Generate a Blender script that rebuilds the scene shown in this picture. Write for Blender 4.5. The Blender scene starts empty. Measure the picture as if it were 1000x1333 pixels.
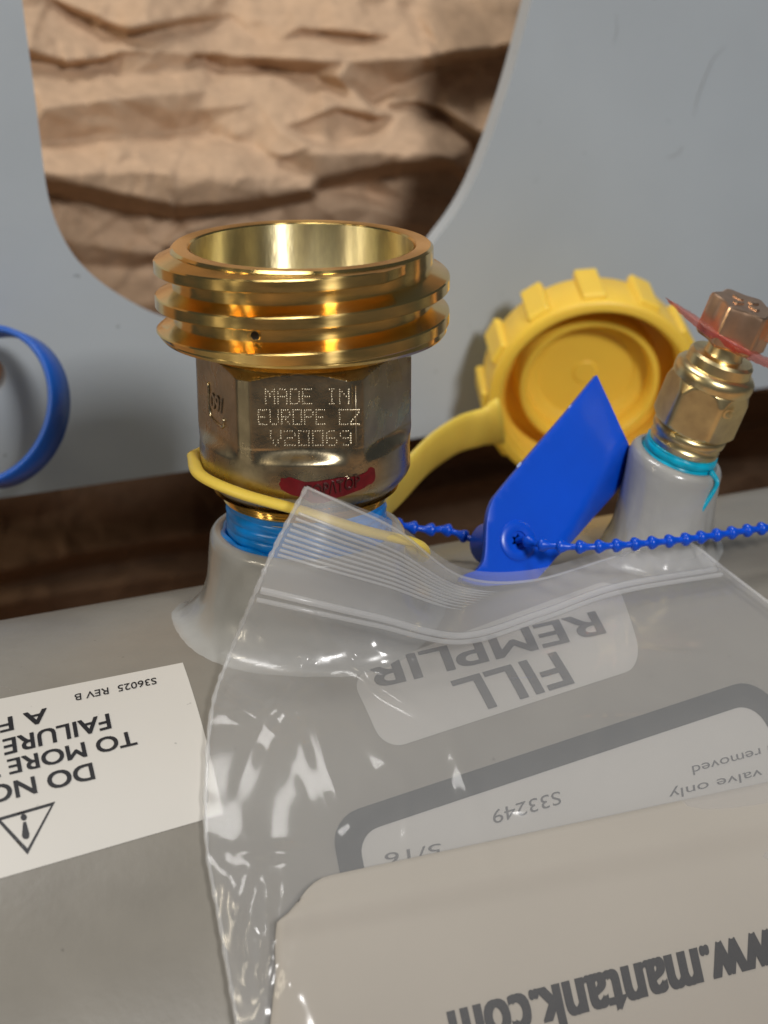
import bpy, bmesh, math, random
import numpy as np
from mathutils import Vector, Matrix
from mathutils.geometry import delaunay_2d_cdt

random.seed(7)
rng = np.random.default_rng(11)
MM = 0.001
scene = bpy.context.scene
COL = scene.collection

# ------------------------------------------------------------------ camera
F = 2200.0                       # focal length in photo pixels (photo 1000 x 1333)
TH = math.radians(20.4)          # camera pitch
RV = np.array([1.0, 0, 0]); UV = np.array([0, math.sin(TH), math.cos(TH)]); WV = np.array([0, math.cos(TH), -math.sin(TH)])
CAM = -265.0 * ((399 - 500) / F * RV + (666.5 - 665) / F * UV + WV)
cd = bpy.data.cameras.new('camera'); cam = bpy.data.objects.new('camera', cd); COL.objects.link(cam)
cam.location = Vector(CAM * MM); cam.rotation_euler = (math.pi / 2 - TH, 0, 0)
cd.sensor_fit = 'VERTICAL'; cd.sensor_height = 24.0; cd.lens = F / 1333.0 * 24.0
cd.clip_start = 0.01; cd.clip_end = 20
cd.dof.use_dof = True; cd.dof.focus_distance = 0.250; cd.dof.aperture_fstop = 17.0
scene.camera = cam

# ------------------------------------------------------------------ light of the room
w = bpy.data.worlds.new('World'); scene.world = w; w.use_nodes = True
w.node_tree.nodes['Background'].inputs[0].default_value = (0.76, 0.86, 1.0, 1)
w.node_tree.nodes['Background'].inputs[1].default_value = 0.07
def area(name, loc, target, sx, sy, power, color):
    l = bpy.data.lights.new(name, 'AREA'); l.shape = 'RECTANGLE'; l.size = sx; l.size_y = sy; l.energy = power; l.color = color
    o = bpy.data.objects.new(name, l); COL.objects.link(o); o.location = loc
    o.rotation_euler = (Vector(target) - Vector(loc)).to_track_quat('-Z', 'Y').to_euler()
    return o
area('ceiling_lamp', (-0.16, -0.02, 1.10), (0.0, 0.15, 0.05), 0.45, 0.28, 5.6, (1.0, 0.98, 0.95))
area('window_lamp', (0.40, -0.84, 0.55), (0.03, 0.10, 0.05), 0.15, 0.15, 6.8, (1.0, 0.98, 0.96))
area('side_lamp', (-1.10, -0.50, 0.62), (0, 0, 0.03), 0.06, 0.40, 2.4, (1.0, 0.88, 0.66))
area('side_lamp.001', (-0.94, -0.76, 0.62), (0, 0, 0.03), 0.06, 0.40, 2.4, (1.0, 0.88, 0.66))

scene.view_settings.view_transform = 'Standard'; scene.view_settings.look = 'None'
scene.view_settings.exposure = 0.0; scene.view_settings.gamma = 1.0
scene.cycles.use_denoising = True
scene.cycles.max_bounces = 16; scene.cycles.transparent_max_bounces = 24
scene.cycles.caustics_reflective = True

# ------------------------------------------------------------------ helpers
PS = math.radians(25.0)
AX = np.array([math.cos(PS), math.sin(PS), 0]); BK = np.array([-math.sin(PS), math.cos(PS), 0])
TR, TZ = 80.0, -17.0              # tank radius, height of its crest line (mm)

def ray(px, py):
    return (px - 500) / F * RV + (666.5 - py) / F * UV + WV
def at(px, py, t):                # point seen at a photo pixel, t mm deep
    return CAM + t * ray(px, py)
def on_plane(px, py, nb):         # point on the upright plane nb mm behind the tank axis
    r = ray(px, py); return CAM + (nb - CAM @ BK) / (r @ BK) * r
def tank_t(px, py):
    r = ray(px, py); on = CAM @ BK; oz = CAM[2] - (TZ - TR); dn = r @ BK; dz = r[2]
    a = dn * dn + dz * dz; b = 2 * (on * dn + oz * dz); c = on * on + oz * oz - TR * TR
    D = max(b * b - 4 * a * c, 0); return (-b - math.sqrt(D)) / 2 / a
def on_tank(px, py, off=0.0):
    return CAM + (tank_t(px, py) - off) * ray(px, py)
def tank_as(p):                   # world point -> (along axis, arc length)
    return np.array([p @ AX, TR * math.atan2(p @ BK, p[2] - TZ + TR)])
def tank_pt(a, s, off=0.0):
    g = s / TR; r = TR + off
    return AX * a + BK * (r * math.sin(g)) + np.array([0, 0, TZ - TR + r * math.cos(g)])
def cam_dir(r, u, f):             # f: towards the viewer
    v = r * RV + u * UV - f * WV; return v / np.linalg.norm(v)
def frame(origin, zaxis, xhint=(1, 0, 0)):
    z = np.array(zaxis, float); z /= np.linalg.norm(z); x = np.array(xhint, float); x -= z * (x @ z); x /= np.linalg.norm(x); y = np.cross(z, x)
    return lambda p: origin + p[0] * x + p[1] * y + p[2] * z

def obj(name, verts, faces, mat, parent=None, smooth=True, sharp=None):
    me = bpy.data.meshes.new(name)
    me.from_pydata([tuple(float(c) * MM for c in v) for v in verts], [], faces); me.update()
    return mobj(name, me, mat, parent, smooth, sharp)
def mobj(name, me, mat, parent=None, smooth=True, sharp=None):
    bm = bmesh.new(); bm.from_mesh(me); bmesh.ops.remove_doubles(bm, verts=bm.verts, dist=1e-7); bmesh.ops.recalc_face_normals(bm, faces=bm.faces)
    for f in bm.faces: f.smooth = smooth
    if sharp:
        for e in bm.edges:
            if len(e.link_faces) == 2 and e.calc_face_angle(0) > math.radians(sharp): e.smooth = False
    bm.to_mesh(me); bm.free()
    o = bpy.data.objects.new(name, me); COL.objects.link(o)
    if mat: me.materials.append(mat)
    if parent is not None: put(o, parent)
    return o
def put(o, parent):               # parent without moving
    o.parent = parent; o.matrix_parent_inverse = Matrix.Translation(-parent.location)
def thing(name, label, cat, loc=(0, 0, 0), group=None):
    o = bpy.data.objects.new(name, None); COL.objects.link(o); o.empty_display_size = 0.01
    o.location = Vector(loc) * MM; tag(o, label, cat, group); return o
def tag(o, label, cat=None, group=None):
    o['label'] = label
    if cat: o['category'] = cat
    if group: o['group'] = group
    return o

def gridf(nr, nc, wrap=False, base=0):
    fs = []
    for i in range(nr - 1):
        for j in range(nc if wrap else nc - 1):
            k = (j + 1) % nc
            fs.append((base + i * nc + j, base + i * nc + k, base + (i + 1) * nc + k, base + (i + 1) * nc + j))
    return fs
def lathe(name, prof, mat, parent=None, fr=None, seg=96, sharp=30, closed=False):
    vs = []
    pr = prof + [prof[0]] if closed else prof
    for r, z in pr:
        for k in range(seg):
            a = 2 * math.pi * k / seg; p = (r * math.cos(a), r * math.sin(a), z); vs.append(fr(p) if fr else p)
    return obj(name, vs, gridf(len(pr), seg, True), mat, parent, True, sharp)
def tube(path, rad, seg=8, flat=1.0, up=None, cap=True):
    """verts, faces of a tube along path; rad number or list; flat squashes it along the second axis."""
    P = [np.array(p, float) for p in path]; vs = []; fs = []; prev = None
    for i, p in enumerate(P):
        t = P[min(i + 1, len(P) - 1)] - P[max(i - 1, 0)]; t /= np.linalg.norm(t) + 1e-12
        h = np.array(up if up is not None else (0.0, 0, 1)) if (prev is None or up is not None) else prev
        s = np.cross(t, h)
        if np.linalg.norm(s) < 1e-6: s = np.cross(t, (1, 0.3, 0.1))
        s /= np.linalg.norm(s); h2 = np.cross(s, t); prev = h2
        r = rad[i] if hasattr(rad, '__len__') else rad
        for k in range(seg):
            a = 2 * math.pi * k / seg; vs.append(p + s * (r * math.cos(a) * flat) + h2 * (r * math.sin(a)))
    fs = gridf(len(P), seg, True)
    if cap: fs += [tuple(range(seg))[::-1], tuple(range((len(P) - 1) * seg, len(P) * seg))]
    return vs, fs
def crom(P, n):                   # smooth curve through points, n samples
    P = np.array(P, float); m = len(P); out = []
    for q in np.linspace(0, m - 1, n):
        i = min(int(q), m - 2); f = q - i
        p0, p1, p2, p3 = P[max(i - 1, 0)], P[i], P[i + 1], P[min(i + 2, m - 1)]
        if i == 0: p0 = 2 * p1 - p2
        if i == m - 2: p3 = 2 * p2 - p1
        out.append(0.5 * ((2 * p1) + (p2 - p0) * f + (2 * p0 - 5 * p1 + 4 * p2 - p3) * f * f + (3 * p1 - p0 - 3 * p2 + p3) * f ** 3))
    return np.array(out)
def sheet2(ctrl, nr, nc):         # bicubic surface through a control grid
    ctrl = np.array(ctrl, float)
    cols = np.array([crom(ctrl[:, j], nr) for j in range(ctrl.shape[1])])      # (c, nr, 3)
    return np.array([crom(cols[:, i], nc) for i in range(nr)])                 # (nr, nc, 3)
def vnoise(x, y, seed):           # smooth value noise, arrays
    xi = np.floor(x).astype(int); yi = np.floor(y).astype(int); xf = x - xi; yf = y - yi
    h = lambda a, b: (np.sin(a * 127.1 + b * 311.7 + (seed % 97) * 74.7) * 43758.5453) % 1.0
    u = xf * xf * (3 - 2 * xf); v = yf * yf * (3 - 2 * yf)
    return (h(xi, yi) * (1 - u) + h(xi + 1, yi) * u) * (1 - v) + (h(xi, yi + 1) * (1 - u) + h(xi + 1, yi + 1) * u) * v
def tri2d(outline, holes=(), step=None, extra=()):
    """triangulated polygon with holes and inner grid points -> pts, tris"""
    pts = [Vector(p) for p in outline]; edges = [(i, (i + 1) % len(outline)) for i in range(len(outline))]
    for h in holes:
        b = len(pts); pts += [Vector(p) for p in h]; edges += [(b + i, b + (i + 1) % len(h)) for i in range(len(h))]
    if step:
        xs = [p[0] for p in outline]; ys = [p[1] for p in outline]
        for x in np.arange(min(xs), max(xs), step):
            for y in np.arange(min(ys), max(ys), step):
                if inside((x, y), outline) and all(inside((x + dx * step, y + dy * step), outline) for dx, dy in ((.35, 0), (-.35, 0), (0, .35), (0, -.35))): pts.append(Vector((x, y)))
    pts += [Vector(p) for p in extra]
    v, e, f, *_ = delaunay_2d_cdt(pts, edges, [], 0, 1e-6)
    tr = []
    for q in f:
        c = sum((np.array(v[i]) for i in q), np.zeros(2)) / len(q)
        if inside(c, outline) and not any(inside(c, h) for h in holes): tr.append(tuple(q))
    return [tuple(p) for p in v], tr
def inside(p, poly):
    x, y = p; c = False; j = len(poly) - 1
    for i in range(len(poly)):
        xi, yi = poly[i][0], poly[i][1]; xj, yj = poly[j][0], poly[j][1]
        if (yi > y) != (yj > y) and x < (xj - xi) * (y - yi) / (yj - yi) + xi: c = not c
        j = i
    return c
def solid(o, th, off=-1.0):
    m = o.modifiers.new('thickness', 'SOLIDIFY'); m.thickness = th * MM; m.offset = off; m.use_even_offset = False; return o
def bevel(o, wd, seg=2):
    m = o.modifiers.new('edge', 'BEVEL'); m.width = wd * MM; m.segments = seg; m.limit_method = 'ANGLE'; m.angle_limit = math.radians(40); return o

def text_mesh(body, spacing=1.0):
    c = bpy.data.curves.new('t', 'FONT'); c.body = body; c.size = 1.0; c.space_character = spacing; c.resolution_u = 4
    o = bpy.data.objects.new('t', c); COL.objects.link(o); bpy.context.view_layer.update()
    me = bpy.data.meshes.new_from_object(o.evaluated_get(bpy.context.evaluated_depsgraph_get()))
    bpy.data.objects.remove(o); bm = bmesh.new(); bm.from_mesh(me); bmesh.ops.triangulate(bm, faces=bm.faces)
    for _ in range(3):
        le = [e for e in bm.edges if e.calc_length() > 0.16]
        if le: bmesh.ops.subdivide_edges(bm, edges=le, cuts=1); bmesh.ops.triangulate(bm, faces=bm.faces)
    bm.verts.index_update(); v = np.array([x.co[:2] for x in bm.verts]); f = [tuple(q.index for q in g.verts) for g in bm.faces]
    bm.free(); bpy.data.meshes.remove(me)
    v[:, 0] -= v[:, 0].min(); return v, f
def text_on(name, body, mat, parent, place, bold=0.0, cap=0.73, spacing=1.0, vb=0.5):
    """place(x, y, lift) with x 0..1 along the word, y 0..1 = cap height -> world point; bold = stroke growth from shifted copies"""
    v, f = text_mesh(body, spacing); W = v[:, 0].max(); vs = []; fs = []
    shifts = [(0, 0)] if bold == 0 else [(0, 0), (bold, bold * vb), (-bold, bold * vb), (bold, -bold * vb), (-bold, -bold * vb)] + ([(bold * .5, 0), (-bold * .5, 0)] if bold > 0.02 else [])
    for q, (dx, dy) in enumerate(shifts):
        b = len(vs); vs += [place((x + dx) / W, (y + dy) / cap, 0.006 * q) for x, y in v]; fs += [tuple(b + i for i in t) for t in f]
    o = obj(name, vs, fs, mat, None, False)
    if parent is not None: put(o, parent)
    return o

# ------------------------------------------------------------------ materials
def mat(name, color, rough=0.5, metal=0.0, noise=None, bump=None, spec=0.5, coat=0.0, sss=0.0, rvar=None, stretch=None, specks=None):
    """noise=(scale, amount): colour variation; bump=(scale, strength, distance mm)"""
    m = bpy.data.materials.new(name); m.use_nodes = True; nt = m.node_tree; b = nt.nodes['Principled BSDF']
    b.inputs['Base Color'].default_value = (*color, 1); b.inputs['Roughness'].default_value = rough; b.inputs['Metallic'].default_value = metal
    b.inputs['Specular IOR Level'].default_value = spec; b.inputs['Coat Weight'].default_value = coat; b.inputs['Coat Roughness'].default_value = 0.12
    if sss: b.inputs['Subsurface Weight'].default_value = sss; b.inputs['Subsurface Radius'].default_value = (0.003, 0.002, 0.001); b.inputs['Subsurface Scale'].default_value = 1.0
    tc = nt.nodes.new('ShaderNodeTexCoord'); src = tc.outputs['Object']
    if stretch:
        mp = nt.nodes.new('ShaderNodeMapping'); mp.inputs['Scale'].default_value = stretch; nt.links.new(src, mp.inputs[0]); src = mp.outputs[0]
    def nz(scale, detail=5):
        n = nt.nodes.new('ShaderNodeTexNoise'); n.inputs['Scale'].default_value = scale; n.inputs['Detail'].default_value = detail; nt.links.new(src, n.inputs['Vector']); return n.outputs['Fac']
    if noise:
        r = nt.nodes.new('ShaderNodeValToRGB'); a = noise[1]
        r.color_ramp.elements[0].position = 0.3; r.color_ramp.elements[1].position = 0.7
        r.color_ramp.elements[0].color = (*[c * (1 - a) for c in color], 1); r.color_ramp.elements[1].color = (*[min(1, c * (1 + a)) for c in color], 1)
        nt.links.new(nz(noise[0]), r.inputs[0]); nt.links.new(r.outputs[0], b.inputs['Base Color'])
    if specks:
        sn = nt.nodes.new('ShaderNodeTexNoise'); sn.inputs['Scale'].default_value = specks[0]; sn.inputs['Detail'].default_value = 2; nt.links.new(src, sn.inputs['Vector'])
        sr = nt.nodes.new('ShaderNodeValToRGB'); sr.color_ramp.elements[0].position = specks[1]; sr.color_ramp.elements[1].position = specks[1] + 0.03; nt.links.new(sn.outputs['Fac'], sr.inputs[0])
        mx = nt.nodes.new('ShaderNodeMix'); mx.data_type = 'RGBA'; mx.inputs['B'].default_value = (*[c * 0.45 for c in color], 1)
        prev = b.inputs['Base Color'].links[0].from_socket if b.inputs['Base Color'].links else None
        if prev: nt.links.new(prev, mx.inputs['A'])
        else: mx.inputs['A'].default_value = (*color, 1)
        ms = nt.nodes.new('ShaderNodeMath'); ms.operation = 'MULTIPLY'; ms.inputs[1].default_value = 0.6; nt.links.new(sr.outputs[0], ms.inputs[0]); nt.links.new(ms.outputs[0], mx.inputs['Factor']); nt.links.new(mx.outputs['Result'], b.inputs['Base Color'])
    if rvar:
        mr = nt.nodes.new('ShaderNodeMapRange'); mr.inputs['From Min'].default_value = 0.3; mr.inputs['From Max'].default_value = 0.7
        mr.inputs['To Min'].default_value = rvar[1]; mr.inputs['To Max'].default_value = rvar[2]; nt.links.new(nz(rvar[0]), mr.inputs[0]); nt.links.new(mr.outputs[0], b.inputs['Roughness'])
    if bump:
        bp = nt.nodes.new('ShaderNodeBump'); bp.inputs['Strength'].default_value = bump[1]; bp.inputs['Distance'].default_value = bump[2] * MM
        nt.links.new(nz(bump[0], 6), bp.inputs['Height']); nt.links.new(bp.outputs[0], b.inputs['Normal'])
    return m
def turned(m, aniso=1.0, rough=0.3):
    nt = m.node_tree; b = nt.nodes['Principled BSDF']; t = nt.nodes.new('ShaderNodeTangent'); t.direction_type = 'RADIAL'; t.axis = 'Z'
    b.inputs['Anisotropic'].default_value = aniso; b.inputs['Anisotropic Rotation'].default_value = 0.25; nt.links.new(t.outputs[0], b.inputs['Tangent']); return m
def film(name, haze, tint=(1, 1, 1), gloss_rough=0.1, f0=0.026, edge=0.5):
    m = bpy.data.materials.new(name); m.use_nodes = True; nt = m.node_tree; nt.nodes.clear()
    out = nt.nodes.new('ShaderNodeOutputMaterial'); tr = nt.nodes.new('ShaderNodeBsdfTransparent'); tr.inputs[0].default_value = (*[0.97 * c for c in tint], 1)
    gl = nt.nodes.new('ShaderNodeBsdfGlossy'); gl.inputs['Roughness'].default_value = gloss_rough
    df = nt.nodes.new('ShaderNodeBsdfDiffuse'); df.inputs[0].default_value = (*[0.85 * c for c in tint], 1)
    tl = nt.nodes.new('ShaderNodeBsdfTranslucent'); tl.inputs[0].default_value = (*[0.85 * c for c in tint], 1)
    h = nt.nodes.new('ShaderNodeMixShader'); h.inputs[0].default_value = 0.35; nt.links.new(df.outputs[0], h.inputs[1]); nt.links.new(tl.outputs[0], h.inputs[2])
    a = nt.nodes.new('ShaderNodeMixShader'); a.inputs[0].default_value = haze; nt.links.new(tr.outputs[0], a.inputs[1]); nt.links.new(h.outputs[0], a.inputs[2])
    lw = nt.nodes.new('ShaderNodeLayerWeight'); lw.inputs[0].default_value = 0.5
    pw = nt.nodes.new('ShaderNodeMath'); pw.operation = 'POWER'; pw.inputs[1].default_value = 4.0; nt.links.new(lw.outputs['Facing'], pw.inputs[0])
    ma = nt.nodes.new('ShaderNodeMath'); ma.operation = 'MULTIPLY_ADD'; ma.inputs[1].default_value = edge; ma.inputs[2].default_value = f0; nt.links.new(pw.outputs[0], ma.inputs[0])
    b = nt.nodes.new('ShaderNodeMixShader'); nt.links.new(ma.outputs[0], b.inputs[0]); nt.links.new(a.outputs[0], b.inputs[1]); nt.links.new(gl.outputs[0], b.inputs[2])
    nt.links.new(b.outputs[0], out.inputs[0]); return m

M = {}
M['tank'] = mat('shaded_grey_tank_paint', (0.225, 0.208, 0.178), 0.36, noise=(90, 0.07), bump=(600, 0.2, 0.2), rvar=(40, 0.26, 0.4), specks=(420, 0.735))  # same grey as the plate, with shade over the front put into the colour
M['boss'] = mat('lit_grey_boss_paint', (0.36, 0.355, 0.335), 0.22, bump=(260, 0.3, 0.4), noise=(120, 0.06), coat=0.4)  # tank paint made paler: light on the bosses put into the colour
M['plate'] = mat('lit_grey_plate_paint', (0.45, 0.49, 0.525), 0.38, noise=(18, 0.05), bump=(500, 0.1, 0.2), rvar=(25, 0.3, 0.48), specks=(300, 0.745))  # same grey as the tank, with cooler, brighter light put into the colour
M['brass'] = mat('machined_brass', (0.86, 0.60, 0.21), 0.28, 1.0, noise=(120, 0.10), rvar=(200, 0.15, 0.25), bump=(1200, 0.06, 0.03), stretch=(1, 1, 5))
turned(M['brass'])
M['bore'] = mat('turned_brass_bore', (0.86, 0.73, 0.44), 0.42, 1.0, noise=(150, 0.22), bump=(500, 0.25, 0.08), stretch=(3, 3, 1))
turned(M['bore'])
M['cast'] = mat('dull_cast_brass', (0.44, 0.365, 0.235), 0.36, 1.0, noise=(220, 0.18), rvar=(260, 0.2, 0.38), bump=(1300, 0.4, 0.09))
M['dots'] = mat('bright_peened_brass', (0.75, 0.66, 0.48), 0.35, 1.0)
M['copper'] = mat('reddish_brass', (0.80, 0.52, 0.34), 0.34, 1.0, noise=(300, 0.15), bump=(900, 0.2, 0.08))
M['brass2'] = mat('yellow_brass', (0.90, 0.70, 0.36), 0.3, 1.0, noise=(300, 0.18), bump=(900, 0.2, 0.08))
M['scratch'] = mat('scuffed_bare_steel', (0.16, 0.15, 0.14), 0.5)
M['scuff'] = mat('stress_whitened_plastic', (0.35, 0.45, 0.75), 0.5)
M['black'] = mat('pin_hole_shade', (0.02, 0.013, 0.008), 0.6)  # colour stands for the shade inside the pin hole
M['seal'] = mat('blue_thread_sealant', (0.0, 0.20, 0.62), 0.28, noise=(300, 0.2), bump=(600, 0.3, 0.15))
M['seal2'] = mat('cyan_thread_sealant', (0.0, 0.42, 0.62), 0.3, noise=(300, 0.15), bump=(500, 0.3, 0.15))
M['redpaint'] = mat('red_paint', (0.13, 0.004, 0.008), 0.3, noise=(500, 0.3), bump=(700, 0.3, 0.1))
M['redtext'] = mat('dark_red_raised_letters', (0.06, 0.012, 0.01), 0.22, coat=0.5)
M['yellow'] = mat('yellow_plastic', (0.95, 0.61, 0.07), 0.38, noise=(60, 0.05), bump=(900, 0.12, 0.1), sss=0.25)
M['strap'] = mat('pale_yellow_plastic', (0.92, 0.66, 0.10), 0.42, noise=(60, 0.04), sss=0.2)
M['blue'] = mat('blue_plastic', (0.0, 0.075, 0.62), 0.3, noise=(90, 0.06), bump=(700, 0.1, 0.1), sss=0.1)
M['ring'] = mat('blue_strap_plastic', (0.008, 0.10, 0.48), 0.35, sss=0.1)
M['kraft'] = mat('kraft_paper', (0.54, 0.375, 0.25), 0.8, noise=(260, 0.10), bump=(900, 0.3, 0.1), spec=0.15)
M['wrap'] = mat('shaded_kraft_paper', (0.18, 0.11, 0.068), 0.8, noise=(200, 0.12), spec=0.1)  # kraft darkened: shade of the gap put into the colour
M['card'] = mat('brown_cardboard', (0.42, 0.27, 0.17), 0.85, noise=(30, 0.06), spec=0.1)
M['label'] = mat('white_label_vinyl', (0.60, 0.575, 0.53), 0.35, noise=(25, 0.03), bump=(250, 0.08, 0.1), specks=(450, 0.745))
M['label2'] = mat('translucent_label_vinyl', (0.46, 0.44, 0.41), 0.6, spec=0.25)
M['ink'] = mat('black_ink', (0.012, 0.012, 0.015), 0.4)
M['ink2'] = mat('grey_ink', (0.05, 0.05, 0.055), 0.5)
M['frame'] = mat('black_label_border', (0.006, 0.009, 0.011), 0.5)
M['paper'] = mat('white_leaflet_paper', (0.42, 0.38, 0.325), 0.75, noise=(40, 0.03), spec=0.2)
M['backfilm'] = film('clear_bag_back_film', 0.21, gloss_rough=0.2)
M['film'] = film('clear_bag_film', 0.105, gloss_rough=0.13)
M['strip'] = film('frosted_bag_lip', 0.26, gloss_rough=0.22)
M['zip'] = film('zip_plastic', 0.30, gloss_rough=0.2, edge=0.3)
M['red'] = film('red_translucent_film', 0.30, tint=(1.0, 0.42, 0.36), gloss_rough=0.2)

# ------------------------------------------------------------------ tank
tank = thing('gas_tank', 'grey painted steel gas tank lying on its side under the valves and the plastic bag', 'tank', (0, 0, TZ - TR))
rows = []
Ls = [-420, -415, -400, -380] + list(range(-360, 420, 20)) + [440, 460, 475, 480]
def cap_r(a):
    e = max(abs(a - 30) - 360, 0) / 90.0
    return TR * math.sqrt(max(1 - min(e, 0.999) ** 2, 0))
vs = []; NS = 180
for a in Ls:
    r = cap_r(a)
    for k in range(NS):
        g = 2 * math.pi * k / NS; vs.append(AX * a + BK * (r * math.sin(g)) + np.array([0, 0, TZ - TR + r * math.cos(g)]))
fs = gridf(len(Ls), NS, True) + [tuple(range(NS)), tuple(range((len(Ls) - 1) * NS, len(Ls) * NS))]
obj('shell', vs, fs, M['tank'], tank, True, 60)

def boss(name, fr, rin, rout, base, rbase, hold, parent, bumps=0):
    """threaded boss: rim in its own (tilted) frame, skirt flaring onto the tank round 'base'"""
    seg = 96; vs = []
    prof = [(rin, -hold), (rin, -0.9), (rin + 0.35, -0.25), (rin + 0.9, 0), (rout - 1.3, 0), (rout - 0.5, -0.2), (rout, -0.9), (rout + 0.15, -2.0)]
    for r, z in prof:
        for k in range(seg):
            g = 2 * math.pi * k / seg; wob = 1 + 0.006 * math.sin(3 * g + 1) + 0.004 * math.sin(7 * g)
            vs.append(fr((r * wob * math.cos(g), r * wob * math.sin(g), z)))
    n1 = len(prof); ns = 18
    ba, bs = tank_as(base)
    for i in range(1, ns + 1):
        s = i / ns
        for k in range(seg):
            g = 2 * math.pi * k / seg
            A = np.array(fr(((rout + 0.15) * math.cos(g), (rout + 0.15) * math.sin(g), -2.0)))
            Bv = np.array(fr((math.cos(g), math.sin(g), 0))) - np.array(fr((0, 0, 0)))
            rb = rbase * (1 + 0.05 * math.sin(2 * g + 0.7) + 0.03 * math.sin(5 * g))
            Pb = tank_pt(ba + rb * (Bv @ AX), bs + rb * (Bv @ BK), -0.15)
            inner = tank_pt(ba + (rout + 0.5) * (Bv @ AX), bs + (rout + 0.5) * (Bv @ BK), 0.3)
            q = (1 - s) ** 3 * A + 3 * s * (1 - s) ** 2 * (0.15 * A + 0.85 * inner) + 3 * s * s * (1 - s) * (0.62 * inner + 0.38 * Pb) + s ** 3 * Pb
            nzv = 0.5 * math.sin(math.pi * s) * (float(vnoise(np.array(g * 7.0), np.array(s * 5.0), 21)) - 0.5) + 0.3 * math.sin(math.pi * s) ** 2 * (float(vnoise(np.array(g * 20.0), np.array(s * 9.0), 22)) - 0.5)
            vs.append(q + Bv * nzv)
    return obj(name, vs, gridf(n1 + ns, seg, True), M['boss'], parent, True, 50)
b1 = boss('valve_boss', frame(np.array([0, 0, -2.6]), (0, 0, 1)), 12.9, 15.3, tank_pt(0, 0), 22.5, 12, tank)
tag(b1, 'wide grey weld boss under the large brass valve')
V2O = at(884, 592, 291); V2A = cam_dir(0.30, 0.84, 0.45)
fr2 = frame(V2O, V2A)
b2 = boss('valve_boss', fr2, 6.3, 8.2, tank_pt(66.0, -1.0), 12.4, 8, tank)
tag(b2, 'small leaning grey weld boss under the small brass valve')
# warning label (upside down) -----------------------------------------------
def tank_affine(p0, p1, p2, off):
    """photo pixels of baseline start, baseline end, top of first letter -> place(x,y) on the tank"""
    A, B, C_ = (tank_as(on_tank(*p)) for p in (p0, p1, p2))
    return lambda x, y, l=0: tank_pt(*(A + (B - A) * x + (C_ - A) * y), off + l)
def dense(pts, step):
    out = []
    for i, p in enumerate(pts):
        q = pts[(i + 1) % len(pts)]; m = max(1, int(math.hypot(q[0] - p[0], q[1] - p[1]) / step))
        out += [(p[0] + (q[0] - p[0]) * k / m, p[1] + (q[1] - p[1]) * k / m) for k in range(m)]
    return out
def tank_patch(name, corners, mat_, parent, off, nx=40, ny=24, rad=0.0, hole=None):
    """rounded four-cornered patch on the tank from photo pixels tl,tr,br,bl"""
    tl, tr_, br, bl = (tank_as(on_tank(*p)) for p in corners)
    f = lambda x, y: (tl * (1 - x) + tr_ * x) * (1 - y) + (bl * (1 - x) + br * x) * y
    W = np.linalg.norm(tr_ - tl); H = np.linalg.norm(bl - tl)
    def rr(ins, rad):
        pts = []
        for cx, cy, a0 in ((W - ins - rad, ins + rad, -90), (W - ins - rad, H - ins - rad, 0), (ins + rad, H - ins - rad, 90), (ins + rad, ins + rad, 180)):
            for k in range(7 if rad > 0 else 1):
                g = math.radians(a0 + 90 * k / 6 if rad > 0 else a0); pts.append((cx + rad * math.cos(g), cy + rad * math.sin(g)))
        return dense(pts, 1.5)
    v, t = tri2d(rr(0, rad), [rr(hole, max(rad - hole * 0.35, 0.6))] if hole else [], step=2.5)
    o = obj(name, [tank_pt(*f(x / W, y / H), off) for x, y in v], t, mat_, parent, True)
    return f, o
wf, wl = tank_patch('warning_label', [(-180, 946), (238, 863), (291, 1060), (-180, 1196)], M['label'], tank, 0.07)
tag(wl, 'white warning label with black upside down lettering')
def wtext(body, p0, p1, p2, bold, m='ink', nm='lettering', **k):
    text_on(nm, body, M[m], wl if nm == 'lettering' else tank, tank_affine(p0, p1, p2, 0.15), bold, **k)
wtext('S36025  REV B', (203, 883), (97, 905), (204.5, 891.5), 0.004)
wtext('A FIRE', (60, 923), (-62, 952), (63, 941), 0.022)
wtext('FAILURE', (141, 930), (4, 964), (145, 950), 0.022)
wtext('TO MORE THAN', (174, 952), (-110, 1018), (179, 971), 0.022)
wtext('DO NOT FILL', (119, 994), (-130, 1053), (124, 1016), 0.022)
tri = [(-3, 1065), (71, 1044), (36, 1112)]
def tank_poly(name, outer, holes, m, parent, off):
    v, t = tri2d(dense(outer, 8), [dense(h, 8) for h in holes], step=8); return obj(name, [tank_pt(*tank_as(on_tank(x, y)), off) for x, y in v], t, M[m], parent, True)
tank_poly('warning_triangle', [(-6, 1066.5), (72, 1044), (36, 1113)], [[(1.5, 1068.5), (66.5, 1049.5), (36, 1105)]], 'ink', wl, 0.12)
tank_poly('exclamation_mark', [(31 + 4.2 * math.cos(a), 1064.5 + 4.4 * math.sin(a)) for a in np.linspace(0, 2 * math.pi, 14)[:-1]], [], 'ink', wl, 0.12)
tank_poly('exclamation_mark', [(30, 1071), (34, 1070), (38.5, 1086), (38, 1091), (35, 1093), (31, 1092.5), (28.5, 1089)], [], 'ink', wl, 0.12)

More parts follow.
